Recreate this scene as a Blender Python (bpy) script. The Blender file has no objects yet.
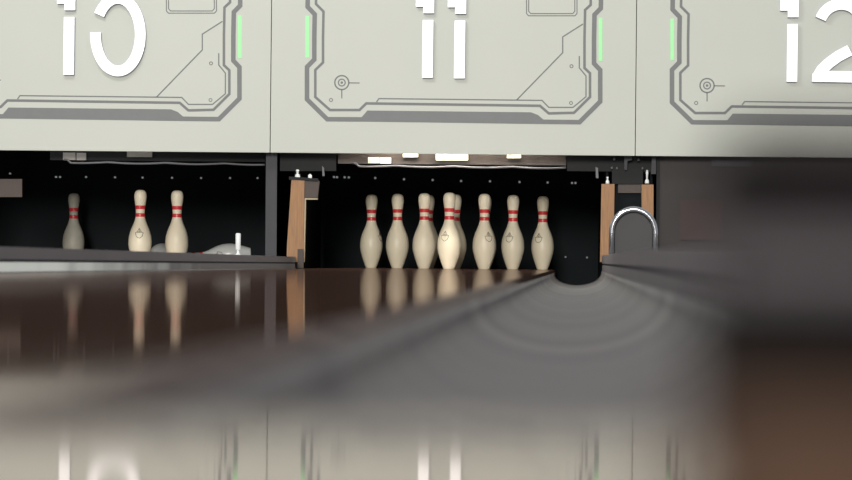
import bpy, bmesh, math, random
from mathutils import Vector, Matrix

random.seed(7)
scene = bpy.context.scene
COL = scene.collection
F_PX = 3760.0
CAM = Vector((0.0, 0.0, 0.031))

# ------------------------------------------------------------------ camera
TH = 0.010
vx, vy = 580 - 426, 264.2 - 240
x0 = vx * math.cos(TH) + vy * math.sin(TH)
y0 = vy * math.cos(TH) - vx * math.sin(TH)
yaw = math.atan(x0 / F_PX); pit = math.atan(y0 / math.hypot(F_PX, x0))
fwd = Vector((-math.sin(yaw) * math.cos(pit), math.cos(yaw) * math.cos(pit), math.sin(pit)))
r0 = Vector((math.cos(yaw), math.sin(yaw), 0)); u0 = r0.cross(fwd)
RT = r0 * math.cos(TH) + u0 * math.sin(TH)
UP = u0 * math.cos(TH) - r0 * math.sin(TH)
cd = bpy.data.cameras.new('camera'); cam = bpy.data.objects.new('camera', cd); COL.objects.link(cam)
M = Matrix((RT, UP, -fwd)).transposed().to_4x4(); M.translation = CAM
cam.matrix_world = M
cd.sensor_width = 36; cd.lens = F_PX / 852 * 36
cd.clip_start = 0.01; cd.clip_end = 100
cd.dof.use_dof = True; cd.dof.focus_distance = 19.3; cd.dof.aperture_fstop = 10.0
scene.camera = cam

def at(px, py, Y):
    d = fwd * F_PX + RT * (px - 426) + UP * (240 - py)
    return CAM + d * (Y / d.y)

# ------------------------------------------------------------------ materials
def lin(c):
    return tuple(((v / 255) / 12.92 if v / 255 <= 0.04045 else ((v / 255 + 0.055) / 1.055) ** 2.4) for v in c) + (1,)
def mat(name, rgb, rough=0.5, metal=0.0, emis=None, es=0, noise=0.0, nscale=20, spec=0.5, stretch=(1, 1, 1), bump=0.0):
    m = bpy.data.materials.new(name); m.use_nodes = True
    nt = m.node_tree; b = nt.nodes['Principled BSDF']
    b.inputs['Roughness'].default_value = rough; b.inputs['Metallic'].default_value = metal
    b.inputs['Specular IOR Level'].default_value = spec
    c = lin(rgb); b.inputs['Base Color'].default_value = c
    if emis:
        b.inputs['Emission Color'].default_value = lin(emis); b.inputs['Emission Strength'].default_value = es
    tc = nt.nodes.new('ShaderNodeTexCoord'); mp = nt.nodes.new('ShaderNodeMapping')
    mp.inputs['Scale'].default_value = stretch
    nt.links.new(tc.outputs['Object'], mp.inputs['Vector'])
    nz = nt.nodes.new('ShaderNodeTexNoise'); nz.inputs['Scale'].default_value = nscale; nz.inputs['Detail'].default_value = 4
    nt.links.new(mp.outputs['Vector'], nz.inputs['Vector'])
    k = noise if noise else 0.03
    rp = nt.nodes.new('ShaderNodeValToRGB')
    rp.color_ramp.elements[0].position = 0.3; rp.color_ramp.elements[1].position = 0.7
    rp.color_ramp.elements[0].color = tuple(max(0, v * (1 - k)) for v in c[:3]) + (1,)
    rp.color_ramp.elements[1].color = tuple(min(1, v * (1 + k)) for v in c[:3]) + (1,)
    nt.links.new(nz.outputs['Fac'], rp.inputs['Fac']); nt.links.new(rp.outputs['Color'], b.inputs['Base Color'])
    if bump:
        bp = nt.nodes.new('ShaderNodeBump'); bp.inputs['Strength'].default_value = bump; bp.inputs['Distance'].default_value = 0.002
        nt.links.new(nz.outputs['Fac'], bp.inputs['Height']); nt.links.new(bp.outputs['Normal'], b.inputs['Normal'])
    return m

def wood_gloss(name, rgb, rgb2, fac, rough, board=0.027):
    """varnished boards running along Y: a diffuse board pattern under a fixed share of gloss"""
    m = bpy.data.materials.new(name); m.use_nodes = True; nt = m.node_tree; nt.nodes.clear()
    N = nt.nodes.new; L = nt.links.new
    out = N('ShaderNodeOutputMaterial'); mix = N('ShaderNodeMixShader'); df = N('ShaderNodeBsdfDiffuse'); gl = N('ShaderNodeBsdfGlossy')
    gl.inputs['Roughness'].default_value = rough; gl.inputs['Color'].default_value = (0.84, 0.775, 0.74, 1)
    mix.inputs['Fac'].default_value = fac
    tc = N('ShaderNodeTexCoord'); sep = N('ShaderNodeSeparateXYZ'); L(tc.outputs['Object'], sep.inputs[0])
    dv = N('ShaderNodeMath'); dv.operation = 'DIVIDE'; dv.inputs[1].default_value = board; L(sep.outputs[0], dv.inputs[0])
    fl = N('ShaderNodeMath'); fl.operation = 'FLOOR'; L(dv.outputs[0], fl.inputs[0])
    wn = N('ShaderNodeTexWhiteNoise'); wn.noise_dimensions = '1D'; L(fl.outputs[0], wn.inputs['W'])
    mp = N('ShaderNodeMapping'); mp.inputs['Scale'].default_value = (40, 1.2, 1); L(tc.outputs['Object'], mp.inputs['Vector'])
    nz = N('ShaderNodeTexNoise'); nz.inputs['Scale'].default_value = 3; nz.inputs['Detail'].default_value = 5; L(mp.outputs[0], nz.inputs['Vector'])
    ad = N('ShaderNodeMath'); ad.operation = 'MULTIPLY_ADD'; ad.inputs[1].default_value = 0.5
    L(wn.outputs['Value'], ad.inputs[0])
    ml = N('ShaderNodeMath'); ml.operation = 'MULTIPLY'; ml.inputs[1].default_value = 0.5; L(nz.outputs['Fac'], ml.inputs[0]); L(ml.outputs[0], ad.inputs[2])
    rp = N('ShaderNodeValToRGB'); rp.color_ramp.elements[0].color = lin(rgb); rp.color_ramp.elements[1].color = lin(rgb2)
    L(ad.outputs[0], rp.inputs['Fac']); L(rp.outputs['Color'], df.inputs['Color'])
    L(df.outputs[0], mix.inputs[1]); L(gl.outputs[0], mix.inputs[2]); L(mix.outputs[0], out.inputs['Surface'])
    return m

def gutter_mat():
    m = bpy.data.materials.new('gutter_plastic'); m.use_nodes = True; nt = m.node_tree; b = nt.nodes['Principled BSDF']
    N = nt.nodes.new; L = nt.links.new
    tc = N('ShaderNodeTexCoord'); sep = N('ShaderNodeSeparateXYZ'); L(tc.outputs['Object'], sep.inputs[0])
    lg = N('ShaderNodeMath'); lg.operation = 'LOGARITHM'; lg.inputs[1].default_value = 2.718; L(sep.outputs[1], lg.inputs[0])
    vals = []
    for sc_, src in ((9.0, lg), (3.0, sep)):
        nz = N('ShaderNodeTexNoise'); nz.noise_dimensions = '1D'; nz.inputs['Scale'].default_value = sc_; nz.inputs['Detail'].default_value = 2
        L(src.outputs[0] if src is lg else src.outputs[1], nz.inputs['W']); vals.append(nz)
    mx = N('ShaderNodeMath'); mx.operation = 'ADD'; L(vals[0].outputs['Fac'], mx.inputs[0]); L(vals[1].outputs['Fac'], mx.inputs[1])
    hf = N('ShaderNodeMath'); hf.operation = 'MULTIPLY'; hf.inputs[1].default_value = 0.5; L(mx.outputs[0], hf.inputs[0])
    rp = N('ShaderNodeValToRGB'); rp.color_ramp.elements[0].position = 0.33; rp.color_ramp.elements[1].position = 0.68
    rp.color_ramp.elements[0].color = lin((112, 109, 114)); rp.color_ramp.elements[1].color = lin((156, 153, 149))  # tone bands paint in streaks of reflected lamp light across the gutter
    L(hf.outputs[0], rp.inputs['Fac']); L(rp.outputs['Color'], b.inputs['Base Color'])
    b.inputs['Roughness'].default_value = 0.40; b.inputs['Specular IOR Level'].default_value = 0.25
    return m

m_mask = mat('masking_laminate', (199, 203, 195), 0.5, noise=0.012, nscale=3)
m_gray = mat('grey_print', (112, 115, 117), 0.5)
m_green = mat('green_strip', (150, 232, 158), 0.4, emis=(120, 235, 140), es=0.10)
m_digit = mat('white_digit_face', (250, 252, 252), 0.3, emis=(245, 250, 255), es=0.32)
m_digside = mat('digit_edge', (170, 180, 198), 0.4)
m_seam = mat('seam_shadow_dark', (70, 70, 68), 0.7)
m_pin = mat('pin_coating', (240, 229, 204), 0.42, noise=0.04, nscale=14, stretch=(1, 1, 0.4))
m_pinw = mat('pin_coating_cool', (214, 216, 214), 0.3, noise=0.05, nscale=14)
m_red = mat('red_stripe', (214, 56, 62), 0.35)
m_ink = mat('emblem_ink', (60, 58, 60), 0.6)
m_black = mat('pit_black', (26, 31, 34), 0.8, spec=0.15, noise=0.12, nscale=4)
m_black2 = mat('black_steel', (20, 22, 25), 0.6, spec=0.3, noise=0.2, nscale=8)
m_steel = mat('dull_steel', (104, 104, 108), 0.5, metal=0.2, noise=0.1, nscale=9)
m_steeld = mat('dark_grey_steel', (60, 60, 66), 0.6, noise=0.08, nscale=9)
m_brnst = mat('brown_grey_housing', (66, 58, 54), 0.5, noise=0.35, nscale=12)
m_chrome = mat('chrome', (200, 204, 210), 0.16, metal=1.0)
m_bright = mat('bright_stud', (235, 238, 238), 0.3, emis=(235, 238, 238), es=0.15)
m_studs = mat('small_stud', (225, 228, 230), 0.4, emis=(225, 228, 230), es=0.18)
m_lamp = mat('lamp_tile', (240, 235, 215), 0.4, emis=(255, 246, 222), es=1.0)
m_lampc = mat('cream_tile', (215, 200, 170), 0.4, emis=(225, 208, 175), es=0.35)
m_lampd = mat('dim_tile', (150, 145, 138), 0.5)
m_wood = mat('post_wood', (150, 101, 46), 0.45, noise=0.22, nscale=16, stretch=(8, 8, 0.6))
m_wooddk = mat('post_wood_dark', (52, 32, 22), 0.5, noise=0.2, nscale=16, stretch=(8, 8, 0.6))
m_edge = mat('beige_edging', (190, 172, 140), 0.5)
m_captop = mat('capping_grey', (146, 141, 143), 0.55, noise=0.05, nscale=6, stretch=(1, 0.3, 1))
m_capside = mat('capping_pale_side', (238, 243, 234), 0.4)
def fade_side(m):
    # pale paint brightened by an added glow; both fade to grey towards the pins
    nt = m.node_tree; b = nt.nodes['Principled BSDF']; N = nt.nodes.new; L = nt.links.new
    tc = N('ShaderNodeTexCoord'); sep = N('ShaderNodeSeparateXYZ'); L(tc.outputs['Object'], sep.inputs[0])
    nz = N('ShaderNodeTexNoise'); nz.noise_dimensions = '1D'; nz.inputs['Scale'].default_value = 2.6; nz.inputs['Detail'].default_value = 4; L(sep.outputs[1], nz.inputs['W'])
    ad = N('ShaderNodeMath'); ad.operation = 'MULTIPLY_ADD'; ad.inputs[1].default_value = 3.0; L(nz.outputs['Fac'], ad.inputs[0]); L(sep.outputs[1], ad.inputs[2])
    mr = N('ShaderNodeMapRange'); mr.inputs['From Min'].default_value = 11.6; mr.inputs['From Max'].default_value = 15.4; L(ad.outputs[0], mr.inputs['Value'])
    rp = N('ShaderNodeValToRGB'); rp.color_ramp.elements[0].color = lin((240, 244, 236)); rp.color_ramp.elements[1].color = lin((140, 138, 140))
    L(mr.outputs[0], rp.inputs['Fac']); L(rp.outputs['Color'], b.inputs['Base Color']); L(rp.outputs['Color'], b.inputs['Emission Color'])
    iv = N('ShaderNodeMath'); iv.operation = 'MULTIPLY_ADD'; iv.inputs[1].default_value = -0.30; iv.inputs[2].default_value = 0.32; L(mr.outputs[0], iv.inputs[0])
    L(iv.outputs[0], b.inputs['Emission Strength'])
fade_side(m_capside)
m_capgroove = mat('capping_groove', (50, 50, 56), 0.7)
m_sweep = mat('sweep_board', (42, 36, 36), 0.6, noise=0.15, nscale=3)
m_sweepred = mat('sweep_board_red', (56, 36, 35), 0.6, noise=0.1, nscale=5)
m_lane = wood_gloss('lane_boards', (98, 70, 60), (122, 90, 76), 0.66, 0.04)
m_appr = wood_gloss('approach_boards', (150, 140, 132), (166, 155, 146), 0.74, 0.045)
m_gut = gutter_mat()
m_shield = mat('hoop_shield', (30, 31, 35), 0.5)

# ------------------------------------------------------------------ helpers
def link(name, bm, m, parent=None, smooth=False):
    me = bpy.data.meshes.new(name); bm.normal_update(); bm.to_mesh(me); bm.free()
    o = bpy.data.objects.new(name, me); COL.objects.link(o)
    for mm in (m if isinstance(m, (list, tuple)) else [m]): me.materials.append(mm)
    if smooth:
        for p in me.polygons: p.use_smooth = True
    if parent:
        o.parent = parent; o.matrix_parent_inverse = Matrix.Translation(-parent.location)
    return o
def tag(o, label=None, cat=None, group=None, kind=None):
    if label: o['label'] = label
    if cat: o['category'] = cat
    if group: o['group'] = group
    if kind: o['kind'] = kind
    return o
def empty(name, loc, label, cat, group=None):
    o = bpy.data.objects.new(name, None); COL.objects.link(o); o.location = loc; o.empty_display_size = 0.05
    return tag(o, label, cat, group)
def box(bm, a, b, bev=0.0):
    v = [bm.verts.new((x, y, z)) for x in (a[0], b[0]) for y in (a[1], b[1]) for z in (a[2], b[2])]
    fs = [(0, 1, 3, 2), (4, 6, 7, 5), (0, 4, 5, 1), (2, 3, 7, 6), (0, 2, 6, 4), (1, 5, 7, 3)]
    F = [bm.faces.new([v[i] for i in f]) for f in fs]
    bmesh.ops.recalc_face_normals(bm, faces=F)
    if bev:
        es = list({e for f in F for e in f.edges})
        bmesh.ops.bevel(bm, geom=es, offset=bev, segments=2, affect='EDGES')
def bxo(name, a, b, m, parent=None, bev=0.0):
    bm = bmesh.new(); box(bm, a, b, bev); return link(name, bm, m, parent)
def prism(bm, pts, Y0, Y1):
    """pts: world (x, z) outline, extruded from Y0 (front) to Y1 (back)"""
    f = [bm.verts.new((p[0], Y0, p[1])) for p in pts]; k = [bm.verts.new((p[0], Y1, p[1])) for p in pts]
    F = [bm.faces.new(f), bm.faces.new(list(reversed(k)))]
    n = len(pts)
    for i in range(n): F.append(bm.faces.new((f[i], k[i], k[(i + 1) % n], f[(i + 1) % n])))
    bmesh.ops.recalc_face_normals(bm, faces=F)
def ribbon(bm, pts, w, Y0, Y1, closed=False):
    """mitred band of width w along world (x, z) points"""
    n = len(pts); P = [Vector(p) for p in pts]; L_, R_ = [], []
    for i in range(n):
        a = P[i - 1] if (i > 0 or closed) else None; c = P[(i + 1) % n] if (i < n - 1 or closed) else None
        d1 = (P[i] - a).normalized() if a is not None else None; d2 = (c - P[i]).normalized() if c is not None else None
        if d1 is None: d1 = d2
        if d2 is None: d2 = d1
        n1 = Vector((-d1.y, d1.x)); n2 = Vector((-d2.y, d2.x)); t = (n1 + n2).normalized()
        s = w / 2 / max(0.4, t.dot(n1)); L_.append(P[i] + t * s); R_.append(P[i] - t * s)
    rng = range(n if closed else n - 1)
    for i in rng:
        j = (i + 1) % n
        prism(bm, [L_[i], L_[j], R_[j], R_[i]], Y0, Y1)
def tube(bm, pts, r, seg=10, cap=True):
    P = [Vector(p) for p in pts]; rings = []; up = None
    for i, p in enumerate(P):
        d = (P[min(i + 1, len(P) - 1)] - P[max(i - 1, 0)]).normalized()
        if up is None: up = d.orthogonal().normalized()
        up = (up - d * up.dot(d)).normalized(); s = d.cross(up)
        rr = r[i] if isinstance(r, (list, tuple)) else r
        rings.append([bm.verts.new(p + (up * math.cos(a) + s * math.sin(a)) * rr) for a in [2 * math.pi * k / seg for k in range(seg)]])
    for a, b in zip(rings, rings[1:]):
        for k in range(seg): bm.faces.new((a[k], a[(k + 1) % seg], b[(k + 1) % seg], b[k]))
    if cap: bm.faces.new(list(reversed(rings[0]))); bm.faces.new(rings[-1])
def lathe(bm, prof, seg=40, c=(0, 0, 0)):
    rings = []
    for r, z in prof:
        rings.append([bm.verts.new((c[0] + r * math.cos(2 * math.pi * k / seg), c[1] + r * math.sin(2 * math.pi * k / seg), c[2] + z)) for k in range(seg)])
    for a, b in zip(rings, rings[1:]):
        for k in range(seg): bm.faces.new((a[k], a[(k + 1) % seg], b[(k + 1) % seg], b[k]))
    bm.faces.new(list(reversed(rings[0]))); bm.faces.new(rings[-1])

# ------------------------------------------------------------------ layout
PITCH = 1.83
LC = {10: -0.66 - PITCH, 11: -0.66, 12: -0.66 + PITCH, 13: -0.66 + 2 * PITCH}
HALF = 0.533; GW = 0.235
Y_FOUL = 0.70; Y_GEND = 18.85; Y_END = 20.75
FY = 18.8                                    # front of the masking units

# approach
bm = bmesh.new(); box(bm, (-4.4, -3.0, -0.20), (3.6, Y_FOUL - 0.012, 0.0))
tag(link('floor', bm, m_appr), 'glossy pale approach floor in front of the lanes', kind='structure')
# sub floor below lanes
bm = bmesh.new(); box(bm, (-4.4, Y_FOUL, -0.32), (3.6, 21.2, -0.22))
tag(link('floor', bm, m_black), kind='structure')
bm = bmesh.new(); box(bm, (-4.4, 21.1, -0.22), (3.6, 21.2, 2.2))
tag(link('wall_back', bm, m_black), kind='structure')

# ------------------------------------------------------------------ lanes
def gutter(sx, x_in, x_out, parent):
    bm = bmesh.new(); prof = []
    n = 22; cx = (x_in + x_out) / 2; hw = abs(x_out - x_in) / 2 - 0.001; dep = 0.078; th = 0.004
    for k in range(n + 1):
        a = math.pi * k / n
        prof.append((cx - sx * hw * math.cos(a), -0.013 + 0.011 * (k / n) ** 2 - (dep - 0.016) * math.sin(a) ** 0.85))
    low = [(p[0], p[1] - 0.006) for p in prof]
    ys = [Y_FOUL + 0.004] + [Y_FOUL + (Y_GEND - Y_FOUL) * (i / 24) for i in range(1, 25)]
    rows = [[bm.verts.new((p[0], y, p[1])) for p in prof] + [bm.verts.new((p[0], y, p[1])) for p in reversed(low)] for y in ys]
    m_ = len(rows[0])
    for a, b in zip(rows, rows[1:]):
        for k in range(m_): bm.faces.new((a[k], a[(k + 1) % m_], b[(k + 1) % m_], b[k]))
    for rw in (rows[0], rows[-1]):
        for k in range(n): bm.faces.new((rw[k], rw[k + 1], rw[m_ - 2 - k], rw[m_ - 1 - k]))
    bmesh.ops.recalc_face_normals(bm, faces=bm.faces[:])
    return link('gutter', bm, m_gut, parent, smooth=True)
lane_lab = {10: 'glossy brown lane on the left, mostly hidden behind the grey divider',
            11: 'glossy brown lane in the middle reflecting its standing pins',
            12: 'glossy brown lane on the right behind the lowered dark board'}
for k in (10, 11, 12):
    c = LC[k]
    t = empty('bowling_lane', (c, Y_FOUL, 0), lane_lab[k], 'lane', 'bowling lanes running to the pin decks')
    bxo('lane_surface', (c - HALF, Y_FOUL, -0.05), (c + HALF, Y_END, 0.0), m_lane, t)
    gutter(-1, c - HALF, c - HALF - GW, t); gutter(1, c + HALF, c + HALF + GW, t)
    bm = bmesh.new()
    for x in (c - HALF + 0.06, c, c + HALF - 0.06): box(bm, (x - 0.03, Y_FOUL + 0.05, -0.219), (x + 0.03, Y_END - 0.05, -0.0505))
    link('support_beam', bm, m_black2, t)

# dividers (raised capping) between lanes
def capping(xa, xb, prof, lab):
    t = empty('lane_divider', ((xa + xb) / 2, Y_FOUL, 0), lab, 'divider', 'raised dividers between the gutters')
    def strip(name, z_of, x_off, m):
        bm = bmesh.new(); prev = None
        for (y, zt) in prof:
            lo, hi = z_of(zt)
            q = [bm.verts.new((xa + x_off, y, lo)), bm.verts.new((xb - x_off, y, lo)), bm.verts.new((xb - x_off, y, hi)), bm.verts.new((xa + x_off, y, hi))]
            if prev:
                for i in range(4): bm.faces.new((prev[i], prev[(i + 1) % 4], q[(i + 1) % 4], q[i]))
            else: bm.faces.new(q)
            prev = q
        bm.faces.new(prev); bmesh.ops.recalc_face_normals(bm, faces=bm.faces[:])
        return link(name, bm, m, t)
    strip('top_board', lambda z: (z * 0.48, z), 0.0, m_captop)
    strip('groove', lambda z: (z * 0.36, z * 0.478), 0.004, m_capgroove)
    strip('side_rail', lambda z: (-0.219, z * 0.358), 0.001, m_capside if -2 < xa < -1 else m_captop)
capL = (LC[10] + HALF + GW + 0.002, LC[11] - HALF - GW - 0.002)
capR = (LC[11] + HALF + GW + 0.002, LC[12] - HALF - GW - 0.002)
capping(capL[0], capL[1], [(Y_FOUL, 0.062), (9.3, 0.0605), (18.86, 0.054)], 'long low grey divider with a pale side between the left and middle lanes')
capping(capR[0], capR[1], [(Y_FOUL, 0.028), (1.6, 0.036), (3.0, 0.045), (6, 0.056), (12, 0.066), (18.0, 0.074), (18.86, 0.074)],
        'blurred grey divider sweeping towards the camera right of the middle lane gutter')
capping(LC[10] - HALF - GW - 0.296, LC[10] - HALF - GW - 0.002, [(Y_FOUL, 0.05), (18.86, 0.05)], 'grey divider on the far side of the left lane')
capping(LC[12] + HALF + GW + 0.002, LC[12] + HALF + GW + 0.296, [(Y_FOUL, 0.05), (18.86, 0.05)], 'grey divider on the far right side of the right lane')

# ------------------------------------------------------------------ masking units
K = F_PX / FY
SX = {10: -361.5, 11: 0.0, 12: 365.2}
def wpt(px, py, dx=0.0):
    p = at(px, py, FY); return (p.x + dx, p.z)
z_bot = wpt(426, 153.9)[1]
z_mid = wpt(426, 37.8)[1]
z_top = 2 * z_mid - z_bot
seam = wpt(270.6, 100)[0]
PW = 365.6 / K
lab = {10: 'pale masking panel numbered 10 over the left lane',
       11: 'pale masking panel numbered 11 over the middle lane',
       12: 'pale masking panel numbered 12 over the right lane'}
def arc(cx, cy, rx, ry, a0, a1, n):
    return [(cx + rx * math.cos(math.radians(a0 + (a1 - a0) * i / n)), cy - ry * math.sin(math.radians(a0 + (a1 - a0) * i / n))) for i in range(n + 1)]
def digit(t, polys, ribs, dx=0.0):
    bm = bmesh.new()
    for P in polys: prism(bm, [wpt(x, y) for x, y in P], FY - 0.030, FY - 0.001)
    for P, w in ribs: ribbon(bm, [wpt(x, y) for x, y in P], w / K, FY - 0.030, FY - 0.001)
    bmesh.ops.remove_doubles(bm, verts=bm.verts[:], dist=1e-5)
    bm.normal_update()
    for f in bm.faces: f.material_index = 0 if f.normal.y < -0.9 or f.normal.y > 0.9 else 1
    return link('digit', bm, [m_digit, m_digside], t)
def one(t, x, y, sl=0.0):
    # x = left of the lower stroke, y = bottom; flag and gap like the photo
    up = [(x - 7.0, y - 84), (x + 11.2, y - 84), (x + 11.2, y - 64.5), (x + 0.4, y - 64.5), (x + 0.4, y - 71), (x - 7.0, y - 71)]
    lo = [(x, y - 57.6), (x + 10.6, y - 57.6), (x + 10.6, y), (x, y)]
    up = [(px_ + (y - py_) * 0.012, py_) for px_, py_ in up]; lo = [(px_ + (y - py_) * 0.012, py_) for px_, py_ in lo]
    digit(t, [up, lo], [])
for k in (10, 11, 12):
    dxp = SX[k]; dx = dxp / K
    xa = seam + (k - 11) * PW; xb = xa + PW
    t = empty('masking_panel', ((xa + xb) / 2, FY, z_bot), lab[k], 'panel', 'numbered masking panels above the pin decks')
    bxo('board', (xa + 0.002, FY, z_bot), (xb - 0.002, FY + 0.035, z_top), m_mask, t, 0.001)
    bxo('backing_rail', (xa + 0.0002, FY + 0.036, z_bot + 0.02), (xb - 0.0002, FY + 0.05, z_top), m_seam, t)
    # printed frame
    bm = bmesh.new()
    def both(fn):                                # draw below and mirrored above the middle
        fn(False); fn(True)
    def P2(L, mir):
        out = []
        for x, y in L:
            a = wpt(x, y, dx); a = (a[0], z_mid) if y <= 38 else a; out.append((a[0], 2 * z_mid - a[1]) if mir else a)
        return out
    def frame(mir):
        y0_, y1_ = FY - 0.0012, FY + 0.0005
        mid = 37
        ribbon(bm, P2([(314.3, mid), (314.3, 59.5), (307, 67), (307, 99.3), (327.2, 119.2), (362.5, 119.4)], mir), 4.6 / K, y0_, y1_)
        ribbon(bm, P2([(594, mid + 1), (594, 63.4), (600.2, 70), (600.2, 101.5), (579.5, 122.2), (541, 121.8)], mir), 4.6 / K, y0_, y1_)
        prism(bm, P2([(361, 121.6), (361, 118), (367.4, 110.5), (531, 112.3), (538, 115), (543.5, 119.6), (543.5, 124.1)], mir), y0_ - 0.0002, y1_)
        ribbon(bm, P2([(323, mid), (323, 62.5), (315.3, 70), (315.3, 97), (330, 110), (359.5, 110), (366.3, 103.4), (540, 105.8),
                       (548.7, 113.4), (574, 112.8), (590, 97), (590, 73.2), (584.5, 68), (584.5, mid + 1)], mir), 2.6 / K, y0_, y1_)
    both(frame)
    y0_, y1_ = FY - 0.001, FY + 0.0005
    R = lambda L, w, c=False: ribbon(bm, [wpt(x, y, dx) for x, y in L], w / K, y0_, y1_, c)
    R([(376.5, 102), (379, 98.6), (542, 100.4), (548.8, 107.4), (573, 107.4), (586, 96.7), (586, 76), (579.3, 67.8), (579.3, 56)], 1.25)
    R([(516.7, 100), (562.7, 52.7), (562.7, 36.9), (583, 24)], 1.25)
    for w_, ins in ((1.0, 0), (1.0, 2.2)):
        R([(526.5 + ins, -24 + ins), (577 - ins, -24 + ins), (577 - ins, 13.5 - ins), (575 - ins, 15.8 - ins), (528.5 + ins, 15.8 - ins), (526.5 + ins, 13.5 - ins)], w_, True)
    for (cx, cy, r, w_) in ((341.8, 82.6, 7.0, 1.4), (341.8, 82.6, 3.4, 1.2), (341.8, 82.6, 0.7, 1.2), (331, 100, 1.6, 0.8), (571.5, 66.2, 1.5, 0.9), (571, 103, 1.5, 0.8)):
        R(arc(cx, cy, r, r, 0, 345, 23), w_, True)
    R([(348.8, 82.9), (359.6, 83)], 1.1); R([(341.8, 89.6), (341.8, 98.4)], 1.1)
    link('printed_frame', bm, m_gray, t)
    for (gx, gw, g0, g1) in ((307.3, 3.6, 16, 57.5), (600.6, 3.6, 18, 61)):
        bm = bmesh.new(); ribbon(bm, [wpt(gx, g0, dx), wpt(gx, g1, dx)], gw / K, FY - 0.002, FY + 0.0005)
        link('green_strip', bm, m_green, t)
    if k == 10:
        one(t, 64, 75)
        digit(t, [], [(arc(118.6, 35, 22.4, 36.3, 176.5, 507, 48), 10.6)])
    if k == 11:
        one(t, 422.3, 78); one(t, 454.2, 78.6)
    if k == 12:
        one(t, 786.2, 82)
        sw = arc(841, 28, 22.3, 23.5, 158, -8, 24)
        digit(t, [[(811.5, 81), (812, 74), (822, 71), (866, 72), (866, 83), (811.6, 82)]],
              [(sw, 11), ([(849.5, 50.5), (838, 56.5), (829, 63), (821.5, 70), (817.3, 77)], 11)])

# ------------------------------------------------------------------ pins
PROF = [(0.0270, 0.0), (0.0290, 0.003), (0.0355, 0.019), (0.0426, 0.038), (0.0492, 0.0572), (0.0570, 0.0857), (0.0597, 0.102), (0.0603, 0.1143), (0.0598, 0.130),
        (0.0575, 0.149), (0.0530, 0.166), (0.0470, 0.184), (0.0390, 0.202), (0.0316, 0.219), (0.0258, 0.238), (0.0240, 0.250), (0.0234, 0.262), (0.0236, 0.275), (0.0246, 0.290),
        (0.0266, 0.305), (0.0292, 0.320), (0.0313, 0.334), (0.0323, 0.345), (0.0317, 0.356), (0.0290, 0.367), (0.0240, 0.375), (0.0160, 0.3795), (0.0070, 0.381), (0.001, 0.3812)]
PROF = [(r, z * 1.03) for r, z in PROF]
def rad(z):
    for (r1, z1), (r2, z2) in zip(PROF, PROF[1:]):
        if z1 <= z <= z2: return r1 + (r2 - r1) * (z - z1) / (z2 - z1 + 1e-9)
    return 0.02
def make_pin(body_mat):
    t = bpy.data.objects.new('bowling_pin', None); COL.objects.link(t); t.empty_display_size = 0.05
    bm = bmesh.new()
    pr = []
    for (a, b) in zip(PROF, PROF[1:]):
        pr.append(a); pr.append(((a[0] + b[0]) / 2, (a[1] + b[1]) / 2))
    pr.append(PROF[-1])
    lathe(bm, pr, 48); link('pin_body', bm, body_mat, t, True)
    for z0, z1 in ((0.2530, 0.2715), (0.2925, 0.3115)):
        bm = bmesh.new(); n = 6
        zz = [z0 + (z1 - z0) * i / n for i in range(n + 1)]
        lathe(bm, [(rad(z0) - 0.001, z0)] + [(rad(z) + 0.0009, z) for z in zz] + [(rad(z1) - 0.001, z1)], 48)
        link('red_stripe', bm, m_red, t, True)
    # small crown-and-shield outline wrapped on the shoulder, facing -Y
    bm = bmesh.new()
    def wrap(pts, w=0.0012):
        pts = [(u * 1.2, 0.168 + (z - 0.163) * 1.25) for u, z in pts]
        tube(bm, [Vector((math.sin(u / rad(z)) * (rad(z) + 0.0004), -math.cos(u / rad(z)) * (rad(z) + 0.0004), z)) for u, z in pts], w, 6)
    def seg(a, b, n=6): return [(a[0] + (b[0] - a[0]) * i / n, a[1] + (b[1] - a[1]) * i / n) for i in range(n + 1)]
    wrap(seg((-0.017, 0.166), (0.017, 0.166)))
    wrap(seg((-0.017, 0.166), (-0.013, 0.150), 4) + seg((-0.013, 0.150), (0, 0.142), 4)[1:] + seg((0, 0.142), (0.013, 0.150), 4)[1:] + seg((0.013, 0.150), (0.017, 0.166), 4)[1:])
    wrap(seg((-0.008, 0.170), (0, 0.184), 4) + seg((0, 0.184), (0.008, 0.170), 4)[1:])
    wrap(seg((0, 0.168), (0, 0.180), 4)); wrap(seg((-0.012, 0.170), (0.012, 0.170), 5), 0.0008)
    link('emblem', bm, m_ink, t)
    return t
def copy_tree(o):
    c = o.copy(); COL.objects.link(c)
    for ch in o.children:
        d = ch.copy(); COL.objects.link(d); d.parent = c
    return c
proto = make_pin(m_pin)
used = [False]
def place(x, y, face, label, group, z=0.0):
    o = copy_tree(proto) if used[0] else proto
    used[0] = True
    o.location = (x, y, z); o.rotation_euler = (0, 0, math.radians(face))
    tag(o, label, 'pin', group); return o
G11 = 'full rack of pins standing on the middle lane'
cx = LC[11]; S = 0.3048; RD = 0.264; Y1 = 19.3
rack = [(0, 0, -22, 'front bowling pin of the middle rack, the brightest one near its centre'),
        (-.5, 1, 150, 'bowling pin just left of the front pin in the middle rack, second row'),
        (.5, 1, 28, 'bowling pin just right of the front pin in the middle rack, emblem facing right'),
        (-1, 2, 110, 'second bowling pin from the left end of the middle rack'),
        (0, 2, 170, 'bowling pin half hidden directly behind the front pin of the middle rack'),
        (1, 2, -20, 'second bowling pin from the right end of the middle rack, emblem at its left'),
        (-1.5, 3, 70, 'leftmost bowling pin of the middle rack, a little dimmer'),
        (-.5, 3, 190, 'back bowling pin peeking out right of the second-row left pin'),
        (.5, 3, 175, 'back-row bowling pin hidden behind the pin right of the front pin'),
        (1.5, 3, -24, 'rightmost bowling pin of the middle rack, beside the black gutter end')]
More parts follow.
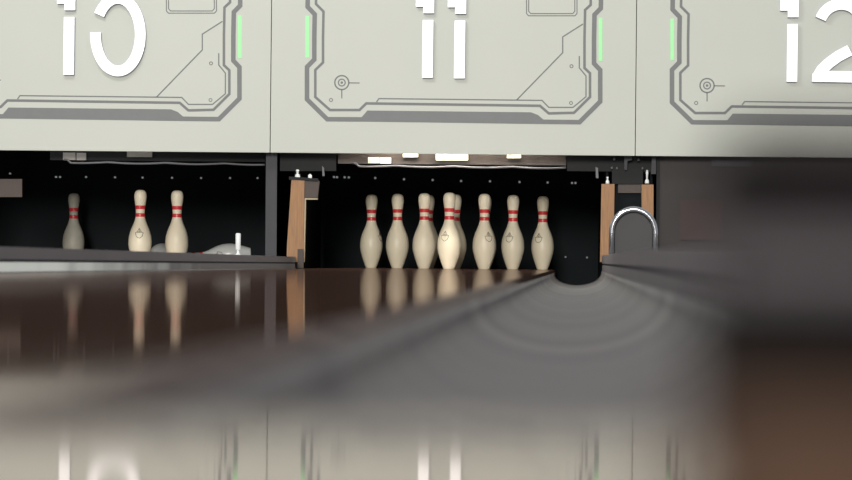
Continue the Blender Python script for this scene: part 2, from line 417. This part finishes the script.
for (ix, ir, fc, lb) in rack:
    place(cx + ix * S + {(1.5, 3): 0.002, (0, 0): -0.013, (.5, 1): 0.008}.get((ix, ir), 0), Y1 + ir * RD, fc, lb, G11)
G10 = 'pins left on the left lane'
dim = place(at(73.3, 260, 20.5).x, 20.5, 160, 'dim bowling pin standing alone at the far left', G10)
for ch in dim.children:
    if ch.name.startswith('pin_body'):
        ch.data = ch.data.copy(); ch.data.materials[0] = mat('pin_coating_shaded', (192, 188, 174), 0.5, noise=0.15, nscale=9)  # darker copy of the coating paints in the shade on this pin
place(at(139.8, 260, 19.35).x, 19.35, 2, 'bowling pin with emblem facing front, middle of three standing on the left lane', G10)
place(at(176.6, 260, 19.42).x, 19.42, 140, 'bowling pin standing on the left lane beside the fallen white pin', G10)
# fallen pins
def fallen(px, Y, ang, label):
    o = copy_tree(proto)
    tilt = math.radians(90 - 5.3)
    p = at(px, 262, Y)
    # local z (bottom->top) laid down pointing along direction ang in plan
    d = Vector((math.cos(math.radians(ang)), math.sin(math.radians(ang)), 0))
    ax = Vector((0, 0, 1)).cross(d)
    rot = Matrix.Rotation(math.radians(94.5), 4, ax)
    o.rotation_euler = rot.to_euler()
    o.location = (p.x, Y, 0.071); tag(o, label, 'pin', G10)
    for ch in o.children:
        if ch.name.startswith('pin_body'):
            ch.data = ch.data.copy(); ch.data.materials[0] = m_pinw
    return o
fallen(251, 19.78, 180, 'fallen white bowling pin lying on its side behind the short white post')
fallen(170.5, 20.35, 120, 'second fallen bowling pin lying behind the two right standing pins of the left lane')

# ------------------------------------------------------------------ pinsetter pits
def poly_at(name, pts, Y, Y2, m, parent):
    bm = bmesh.new(); prism(bm, [(at(x, y, Y).x, at(x, y, Y).z) for x, y in pts], Y, Y2); return link(name, bm, m, parent)
def disc_studs(t, spots, Y, r, m):
    for x, y in spots:
        p = at(x, y, Y); bm = bmesh.new(); tube(bm, [(p.x, Y - 0.006, p.z), (p.x, Y + 0.01, p.z)], r, 10); link('stud', bm, m, t)
pitlab = {10: 'dark pinsetter opening behind the left lane with a dim strip of machinery',
          11: 'black pinsetter opening behind the middle rack with lit cream tiles above',
          12: 'dark pinsetter opening behind the right lane'}
for k in (10, 11, 12):
    c = LC[k]; t = empty('pinsetter', (c, 20.9, 0), pitlab[k], 'machine', 'pinsetter openings under the panels')
    bxo('back_curtain', (c - 0.76, 20.80, -0.2), (c + 0.76, 20.83, 1.7), m_black, t)
    bxo('pin_table', (c - 0.76, 18.98, z_bot + 0.05), (c + 0.76, 20.78, z_bot + 0.15), m_black2, t)
    off = (k - 11) * 366
    if k < 12:
        dm = k == 10
        X = lambda x: x + (off if not dm else -291 - (x - 350) * 0.0)
        rl = 0.0
        if dm: xs, xe, ys = 50, 265, 149
        else: xs, xe, ys = 338, 566, 152.5
        poly_at('front_housing', [(xs, ys), (xe, ys + 2.2), (xe, ys + 12.8), (xs, ys + 11)], 19.02, 19.05, m_black2 if dm else m_brnst, t)
        bm = bmesh.new(); n = 60; pts = []
        for i in range(n + 1):
            x = xs + 14 + (xe - xs - 14) * i / n
            y = ys + 12.6 + (x - xs) * 0.010 + 1.2 * abs(math.sin(math.pi * (x - xs) / 58)) - (3 if i < 2 else 0)
            pts.append(at(x, y, 19.0))
        tube(bm, pts, 0.0055, 8); link('lower_lip', bm, m_steel, t, True)
        if not dm:
            for a in ((368, 157.2, 379.2, 163.2), (379.8, 157.5, 391, 163.5)):
                poly_at('cream_tile', [(a[0], a[1]), (a[2], a[1]), (a[2], a[3]), (a[0], a[3])], 19.0, 19.012, m_lampc, t)
            for a in ((403, 151, 418, 157), (436, 151.5, 468, 160.2), (507, 152, 521, 158)):
                poly_at('lamp_tile', [(a[0], a[1]), (a[2], a[1]), (a[2], a[3]), (a[0], a[3])], 19.0, 19.012, m_lamp, t)
            disc_studs(t, [(334, 177), (337, 177.2), (344.6, 177.3), (348.8, 177.4), (375.2, 178), (404, 179.3), (432.6, 180), (461, 181), (490, 181.3), (519.5, 182), (547.6, 182.5), (572, 183), (575.4, 183)], 20.78, 0.0065, m_studs)
            disc_studs(t, [(565.5, 257), (587, 257.5)], 20.78, 0.006, m_steel)
        else:
            for a in ((63, 152.6, 75.5, 160), (76.5, 152.8, 86, 160.2), (127, 151, 152, 157)):
                poly_at('grey_tile', [(a[0], a[1]), (a[2], a[1]), (a[2], a[3]), (a[0], a[3])], 19.0, 19.012, m_lampd, t)
            disc_studs(t, [(10, 173.5), (56, 177), (60, 177), (86, 177), (115, 177.3), (142.5, 177.6), (172, 177.8), (201, 178), (230, 178), (257.5, 178)], 20.78, 0.0055, m_studs)

# kickback between left and middle lanes
t = empty('kickback', ((capL[0] + capL[1]) / 2, 18.88, 0), 'wood-edged black kickback wall at the end of the left grey divider', 'partition', 'kickbacks beside the pin decks')
zk = 1.6
def vplate(x, Y0, Y1, m, nm='side_plate'): return bxo(nm, (x - 0.006, Y0, -0.2), (x + 0.006, Y1, zk), m, t)
vplate(capL[1] - 0.012, 18.99, 20.78, m_black); vplate(at(273, 200, 19.3).x, 18.99, 20.78, m_black)
poly_at('steel_upright', [(266, 150), (277, 150), (276.4, 262), (265.2, 262)], 18.90, 18.93, m_steeld, t)
poly_at('wooden_post', [(291.5, 179.5), (304.5, 179.5), (303.2, 262), (286.5, 262), (287, 245)], 18.89, 18.95, m_wood, t)
poly_at('wooden_top_rail', [(304.7, 179.8), (319.5, 181), (317.5, 198), (304.5, 198)], 18.90, 18.94, m_wooddk, t)
poly_at('edging', [(304.6, 198.2), (317.5, 198.4), (317.5, 199.6), (305.9, 199.6), (304.4, 262), (303.4, 262)], 18.90, 18.93, m_edge, t)
poly_at('dark_foot', [(297.5, 249), (303.5, 249), (303.5, 268), (297.5, 268)], 18.875, 18.889, m_wooddk, t)
def bolt(px, py, Y, r=0.012, tall=0.0):
    p = at(px, py, Y); bm = bmesh.new(); lathe(bm, [(r * 1.1, -r * 1.2), (r, -r * .8), (r, 0), (r * .8, r * .6), (r * .3, r), (.001, r * 1.1)], 16, (p.x, Y, p.z))
    if tall: lathe(bm, [(r * .45, r), (r * .5, r + tall * .5), (r * .7, r + tall * .6), (r * .5, r + tall), (.001, r + tall)], 12, (p.x, Y, p.z))
    return link('bolt', bm, m_bright, t, True)
bolt(297.5, 176, 18.90, 0.013, 0.02); bolt(310, 176, 18.90, 0.010)
poly_at('top_bracket', [(289, 176.5), (318, 178.5), (318, 181.2), (289, 179.6)], 18.885, 18.93, m_black2, t)
poly_at('hook', [(322, 166), (324, 168), (324.5, 176), (322.5, 176)], 18.92, 18.93, m_steel, t)
poly_at('kick_housing', [(280, 150), (336, 151), (336, 171), (280, 171)], 18.97, 18.985, m_black2, t)
bpy.data.objects['kick_housing'].name = 'head_housing'

# kickback between middle and right lanes
t = empty('kickback', ((capR[0] + capR[1]) / 2, 18.88, 0), 'pair of wooden kickback posts behind the chrome hoop', 'partition', 'kickbacks beside the pin decks')
vplate(at(606.5, 200, 19.3).x, 18.99, 20.78, m_black); vplate(at(650, 200, 19.3).x, 18.99, 20.78, m_black)
poly_at('wooden_post', [(601.5, 184), (614.5, 184), (613.5, 262), (600, 262)], 18.89, 18.95, m_wood, t)
poly_at('wooden_post', [(641.5, 184.5), (653.5, 184.5), (653.5, 262), (642, 262)], 18.89, 18.95, m_wood, t)
poly_at('cross_beam', [(612, 168), (643, 168.5), (643, 184), (612, 184)], 18.93, 18.96, m_black2, t)
poly_at('dark_infill', [(614, 184), (642, 184), (642, 262), (614, 262)], 18.965, 18.98, m_black, t)
poly_at('brown_block', [(618, 184.5), (641, 184.5), (641, 193), (618, 193)], 18.94, 18.955, m_wooddk, t)
poly_at('grey_bracket', [(624, 152), (632, 152), (632, 160), (627.5, 161), (627, 170), (624.5, 170)], 18.90, 18.92, m_steeld, t)
poly_at('side_bracket', [(652, 157), (656, 157), (656, 174), (651, 174)], 18.90, 18.92, m_steeld, t)
poly_at('hook', [(595.5, 167), (598, 168), (598.5, 178), (596, 178)], 18.92, 18.93, m_steel, t)
bolt(607.5, 181.5, 18.90, 0.009, 0.015); bolt(647, 181, 18.90, 0.010, 0.045)
for p in ((614.3, 158.8), (612, 167.5), (617, 168), (638.5, 159.5), (642.5, 168)): bolt(p[0], p[1], 18.92, 0.006).data.materials[0] = m_steel
poly_at('head_housing', [(567, 150), (662, 151), (662, 172), (567, 171)], 18.97, 18.985, m_black2, t)

# outer kickback at the far left
t = empty('kickback', (LC[10] - HALF - GW - 0.15, 18.88, 0), 'dark kickback at the left edge with a brown wooden block', 'partition', 'kickbacks beside the pin decks')
bxo('side_plate', (t.location.x + 0.10, 18.99, -0.2), (t.location.x + 0.112, 20.78, zk), m_black, t)
poly_at('wooden_block', [(-20, 179), (22, 179), (22, 197), (-20, 197)], 18.99, 19.02, m_wooddk, t)
t = empty('kickback', (LC[12] + HALF + GW + 0.15, 18.88, 0), 'dark kickback at the far right edge', 'partition', 'kickbacks beside the pin decks')
bxo('side_plate', (t.location.x - 0.112, 18.99, -0.2), (t.location.x - 0.10, 20.78, zk), m_black, t)

# lowered board in front of the right lane's pins
xl = at(657, 200, 18.95).x; xr = LC[12] + HALF + GW
t = empty('sweep_board', ((xl + xr) / 2, 18.95, 0), 'lowered dark brown-grey board closing off the right lane', 'board')
zb0, zb1 = 0.004, z_bot + 0.03
bxo('board_panel', (xl, 18.935, zb0), (xr, 18.955, zb1), m_sweep, t, 0.003)
poly_at('red_panel', [(680, 200), (723, 200), (723, 240), (680, 240)], 18.925, 18.936, m_sweepred, t)
poly_at('grey_rail', [(712, 160), (752, 160.5), (752, 167), (712, 166.5)], 18.925, 18.936, m_steeld, t)
bxo('side_frame', (xl - 0.004, 18.92, zb0), (xl + 0.012, 18.96, zb1), m_black2, t)

# chrome hoop on the divider
HY = 17.6
zt = 0.0737
pc = at(633.5, 232, HY)
t = empty('chrome_hoop', (pc.x, HY, zt), 'upright chrome hoop standing on the divider before the wooden posts', 'hoop')
bm = bmesh.new(); pts = []
hw_ = 21.6 * HY / F_PX; hc = at(633.5, 232.5, HY).z
pts.append((pc.x - hw_ * 1.0, HY, zt))
for i in range(25):
    a = math.pi * (1 - i / 24)
    pts.append((pc.x + hw_ * math.cos(a), HY, hc + 23.2 * HY / F_PX * math.sin(a)))
pts.append((pc.x + hw_ * 1.0, HY, zt))
tube(bm, pts, 0.0138, 16); link('tube', bm, m_chrome, t, True)
bm = bmesh.new(); pl = []
for i in range(25):
    a = math.pi * (1 - i / 24)
    pl.append((pc.x + hw_ * 0.93 * math.cos(a), hc + 21.5 * HY / F_PX * math.sin(a)))
pl += [(pc.x + hw_ * .93, zt), (pc.x - hw_ * .93, zt)]
prism(bm, pl, HY + 0.02, HY + 0.03); link('dark_shield', bm, m_shield, t)

# short white post on the left divider
PY = 18.2; p = at(238, 254, PY)
t = empty('white_peg', (p.x, PY, 0.0545), 'short white peg on a round base standing on the left divider', 'peg')
bm = bmesh.new(); lathe(bm, [(0.024, 0.0), (0.024, 0.004), (0.012, 0.007), (0.007, 0.012), (0.006, 0.03)], 20, (p.x, PY, 0.0545)); link('base', bm, m_bright, t, True)
bm = bmesh.new(); lathe(bm, [(0.011, 0.03), (0.0125, 0.033), (0.0125, 0.105), (0.010, 0.11), (0.001, 0.111)], 20, (p.x, PY, 0.0545)); link('peg_head', bm, m_bright, t, True)

# ------------------------------------------------------------------ out-of-focus objects close to the lens, on the approach
m_fbk = mat('case_black', (12, 13, 15), 0.8, spec=0.1, noise=0.2, nscale=20)
m_fdk = mat('case_charcoal', (40, 36, 38), 0.8, spec=0.1, noise=0.2, nscale=20)
m_fgr = mat('case_grey', (128, 122, 126), 0.8, spec=0.2, noise=0.1, nscale=20)
m_fbr = mat('brown_board', (104, 80, 64), 0.8, spec=0.2, noise=0.15, nscale=30)
FY0 = 0.50
def X_(px, Y): return at(px, 265, Y).x
def Z_(py, Y): return at(760, py, Y).z
t = empty('equipment_case', (X_(820, FY0), FY0 + 0.04, 0), 'strongly blurred low dark case at the right on the approach', 'case')
bxo('case_base', (X_(716, FY0), FY0, 0.0), (X_(1200, FY0), FY0 + 0.09, Z_(288, FY0)), m_fbk, t, 0.003)
bxo('grey_rim', (X_(700, FY0), FY0 - 0.004, Z_(288, FY0)), (X_(1200, FY0), FY0 + 0.094, Z_(246, FY0)), m_fgr, t, 0.003)
bxo('lid', (X_(728, FY0), FY0, Z_(246, FY0)), (X_(1200, FY0), FY0 + 0.09, Z_(126, FY0)), m_fdk, t, 0.003)
BY = 0.30
t = bxo('brown_board', (X_(708, BY), BY, 0.0), (X_(1300, BY), BY + 0.08, 0.0185), m_fbr, None, 0.001)
tag(t, 'blurred thin brown board lying on the approach at the lower right', 'board')

# ------------------------------------------------------------------ light
w = bpy.data.worlds.new('world'); scene.world = w; w.use_nodes = True
bg = w.node_tree.nodes['Background']; bg.inputs[0].default_value = lin((200, 198, 200)); bg.inputs[1].default_value = 0.60
def area(name, loc, target, sx, sy, power, col):
    ld = bpy.data.lights.new(name, 'AREA'); ld.shape = 'RECTANGLE'; ld.size = sx; ld.size_y = sy; ld.energy = power; ld.color = col
    o = bpy.data.objects.new(name, ld); COL.objects.link(o); o.location = loc
    o.rotation_euler = (Vector(target) - Vector(loc)).to_track_quat('-Z', 'Y').to_euler(); return o
area('panel_light', (-2.6, 14.6, 4.2), (-0.8, 18.8, 0.9), 1.6, 0.3, 85, (1.0, 1.0, 0.94))
area('deck_light', (LC[11] + 0.05, 18.93, z_bot + 0.12), (LC[11], 19.9, 0.1), 0.9, 0.08, 8, (1.0, 0.93, 0.80))
area('deck_light', (LC[10] + 0.1, 18.93, z_bot + 0.12), (LC[10], 19.9, 0.1), 0.9, 0.08, 0.6, (0.95, 1.0, 1.0))

sd = bpy.data.lights.new('added_fill_sun', 'SUN'); sd.energy = 1.6; sd.angle = math.radians(9); sd.color = (1.0, 0.97, 0.90)  # added low fill without a real source, lights pins and panels from the front
so = bpy.data.objects.new('added_fill_sun', sd); COL.objects.link(so); so.location = (0, -1, 4)
so.rotation_euler = Vector((0.05, 1.0, -0.165)).to_track_quat('-Z', 'Y').to_euler()
scene.view_settings.view_transform = 'Standard'
scene.cycles.use_denoising = True
scene.cycles.max_bounces = 8
